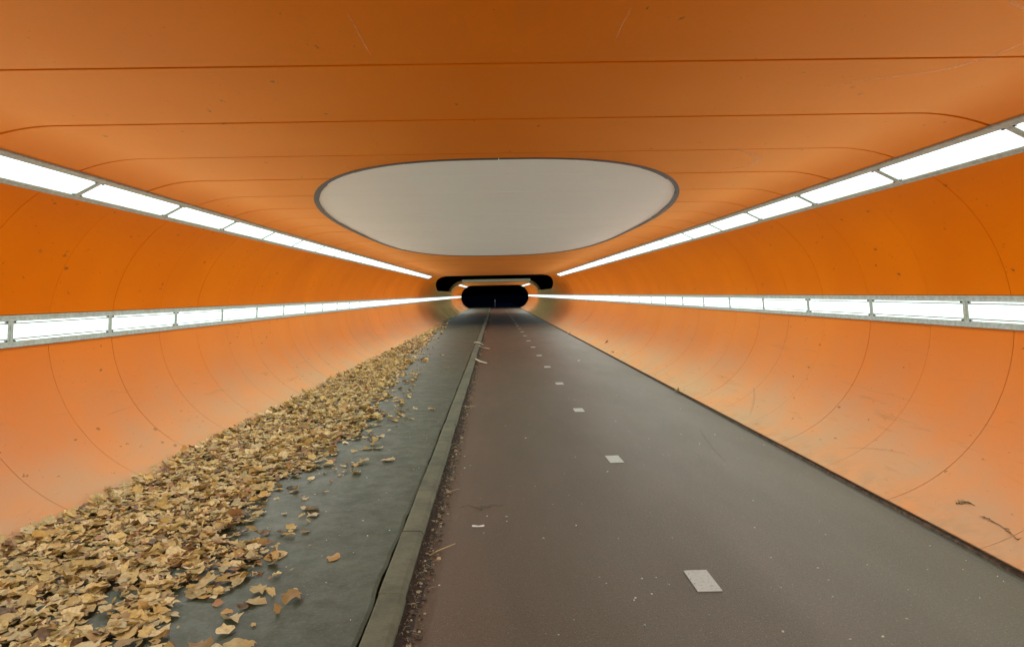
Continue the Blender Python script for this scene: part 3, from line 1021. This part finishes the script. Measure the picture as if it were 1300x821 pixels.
straw([(604, 459), (610, 462), (618, 464)], 0.022, (0.66, 0.62, 0.44), 'pale curled bark strip across the kerb, the nearer one', 0.06)
straw([(602, 437), (608, 437), (614, 440)], 0.020, (0.66, 0.62, 0.44), 'pale curled bark strip across the kerb, the middle one', 0.06)
straw([(608, 441), (614, 444), (622, 445)], 0.020, (0.62, 0.58, 0.40), 'pale curled bark strip across the kerb, the farther one', 0.06)
WEED = [(0.05, 0.10, 0.02), (0.08, 0.14, 0.03), (0.11, 0.15, 0.05)]
tuft(0, 0, 70, 0.50, WEED, 'green weeds growing at the kerb in the roofless stretch', 'weed', 0.2, 'weed', world=(-0.47, 43.0, 0.02))
tuft(0, 0, 60, 0.35, WEED, 'low green weeds at the foot of the grimy left wall', 'weed', 0.3, 'weed', world=(-2.85, 42.5, SW_Z))
tuft(0, 0, 60, 0.35, WEED, 'weeds farther along the foot of the grimy left wall', 'weed', 0.3, 'weed', world=(-2.85, 47.5, SW_Z))

# green sprig and twig on the right wall
def wall_sprig(pix, r, tint, name, label, leafy=False):
    pts = [hit(*q) for q in pix]
    out = []
    for p in pts:
        nrm = Vector((-(p.x - W), 0, ZC - p.z)).normalized()
        out.append(p + nrm * (r + 0.002))
    c = out[0].copy(); mb = MB()
    mb.tube([p - c for p in out], r, r * 0.55, 5, tint)
    if leafy:
        for _ in range(14):
            u = random.random() * (len(out) - 1); i = min(int(u), len(out) - 2)
            b = out[i].lerp(out[i + 1], u - i) - c
            d = Vector((random.gauss(0, .02), random.gauss(0, .03), random.uniform(0.0, .012)))
            mb.tube([b, b + d * 0.6, b + d], r * 0.9, r * 0.3, 4, tint)
    return mb.build(name, M['litter'], None, c, label=label, cat='twig')
wall_sprig([(1247, 656), (1256, 659), (1264, 664), (1270, 667), (1278, 673), (1286, 679), (1293, 686)], 0.0032, (0.20, 0.13, 0.06), 'twig', 'thin forked brown twig lying on the foot of the near right wall', True)
wall_sprig([(1214, 640), (1222, 638), (1230, 638), (1238, 642)], 0.0032, (0.05, 0.075, 0.025), 'sprig', 'small dark green sprig on the right wall beside the twig', True)

# white scrap and mossy crack on the path
p = hit(607, 668)
sc = MB(); v = []
for i in range(8):
    u = i / 7
    for sgn in (-1, 1):
        wv = 0.013 * math.sin(math.pi * (0.12 + 0.76 * u))
        v.append(((u - 0.5) * 0.085, sgn * wv, 0.004 + 0.004 * math.sin(u * 7 + sgn) + (0.003 if sgn > 0 else 0)))
for i in range(8):
    a, b = v[2 * i], v[2 * i + 1]
    v.append((a[0], a[1] * 0.9, 0.0005)); v.append((b[0], b[1] * 0.9, 0.0005))
f = [(2 * i, 2 * i + 2, 2 * i + 3, 2 * i + 1) for i in range(7)]
f += [(2 * i, 16 + 2 * i, 18 + 2 * i, 2 * i + 2) for i in range(7)] + [(2 * i + 1, 2 * i + 3, 19 + 2 * i, 17 + 2 * i) for i in range(7)]
sc.add(v, f, True, (0.75, 0.76, 0.74))
sc.build('paper_scrap', M['litter'], None, (p.x, p.y, 0.0), label='small white scrap lying on the red path near the gutter', cat='litter')
p2 = hit(552, 692) 
def ribbon(name, pts, width, mat, par, lift=0.0015):
    """a narrow mark that follows the surface it was rubbed on"""
    mb = MB(); v = []
    for i, q in enumerate(pts):
        if q.z > CEIL - 0.02 and abs(q.x) <= W: nrm = Vector((0, 0, -1))
        elif abs(q.x) > W and (abs(q.x) - W) > 0.36: nrm = Vector((-(abs(q.x) - W) * math.copysign(1, q.x), 0, ZC - q.z)).normalized()
        else: nrm = Vector((0, 0, 1 if q.z < 1 else -1))
        tg = (pts[min(i + 1, len(pts) - 1)] - pts[max(i - 1, 0)]).normalized()
        sd = nrm.cross(tg).normalized()
        wv = width * math.sin(math.pi * (0.1 + 0.8 * i / (len(pts) - 1)))
        base = q + nrm * lift
        v += [base - sd * wv / 2, base + sd * wv / 2]
    mb.add(v, [(2 * i, 2 * i + 1, 2 * i + 3, 2 * i + 2) for i in range(len(pts) - 1)], True)
    return child(name, mb.mesh(name, mat), par)
def smooth_pts(pix, n=6):
    out = []
    for i in range(len(pix) - 1):
        p0 = pix[max(i - 1, 0)]; p1 = pix[i]; p2_ = pix[i + 1]; p3 = pix[min(i + 2, len(pix) - 1)]
        for k_ in range(n):
            u = k_ / n
            out.append(tuple(0.5 * ((2 * p1[c]) + (-p0[c] + p2_[c]) * u + (2 * p0[c] - 5 * p1[c] + 4 * p2_[c] - p3[c]) * u * u + (-p0[c] + 3 * p1[c] - 3 * p2_[c] + p3[c]) * u ** 3) for c in (0, 1)))
    out.append(pix[-1])
    return [hit(*q) for q in out]
ribbon('scrape_mark', smooth_pts([(1299, 54), (1263, 69), (1232, 79), (1197, 88), (1120, 99), (1045, 109)]), 0.030, M['scrape'], ceiling, 0.003)
ribbon('scrape_mark', smooth_pts([(925, 188), (950, 194), (963, 201), (957, 208), (935, 213), (897, 217)]), 0.05, M['scrape'], ceiling, 0.003)
ribbon('scrape_mark', smooth_pts([(440, 15), (452, 35), (462, 55), (472, 72)]), 0.008, M['scrape'], ceiling, 0.003)
ribbon('scrape_mark', smooth_pts([(802, 8), (796, 20), (788, 35), (782, 52)]), 0.008, M['scrape'], ceiling, 0.003)
ribbon('scrape_mark', smooth_pts([(500, 252), (507, 265), (511, 272)]) if False else smooth_pts([(1280, 0), (1290, 6), (1299, 12)]), 0.02, M['scrape'], ceiling, 0.003)
ribbon('scuff_mark', smooth_pts([(755, 388), (752, 397), (745, 405), (735, 412)]), 0.16, M['rubber'], walls[1], 0.004)
ribbon('scuff_mark', smooth_pts([(957, 492), (958, 502), (956, 515), (952, 528)]), 0.035, M['rubber'], walls[1], 0.004)
ribbon('scuff_mark', smooth_pts([(1070, 569), (1095, 569), (1120, 571), (1150, 576)]), 0.022, M['rubber'], walls[1], 0.004)
ribbon('scuff_mark', smooth_pts([(888, 545), (898, 560), (910, 575), (922, 586)]), 0.03, M['rubber'], path, 0.003)
ribbon('scuff_mark', smooth_pts([(412, 483), (425, 491), (437, 497), (450, 501)]), 0.02, M['rubber'], walls[-1], 0.004)
ribbon('mossy_crack', smooth_pts([(584, 645), (592, 642), (600, 643), (606, 645), (612, 643), (619, 644), (626, 641), (634, 642), (642, 640)], 3), 0.035, M['damp'], path, 0.003)
tuft(0, 0, 14, 0.022, WEED, 'tiny green moss tuft in the crack of the red path', 'moss_tuft', 0.3, 'moss', world=hit(611, 646))
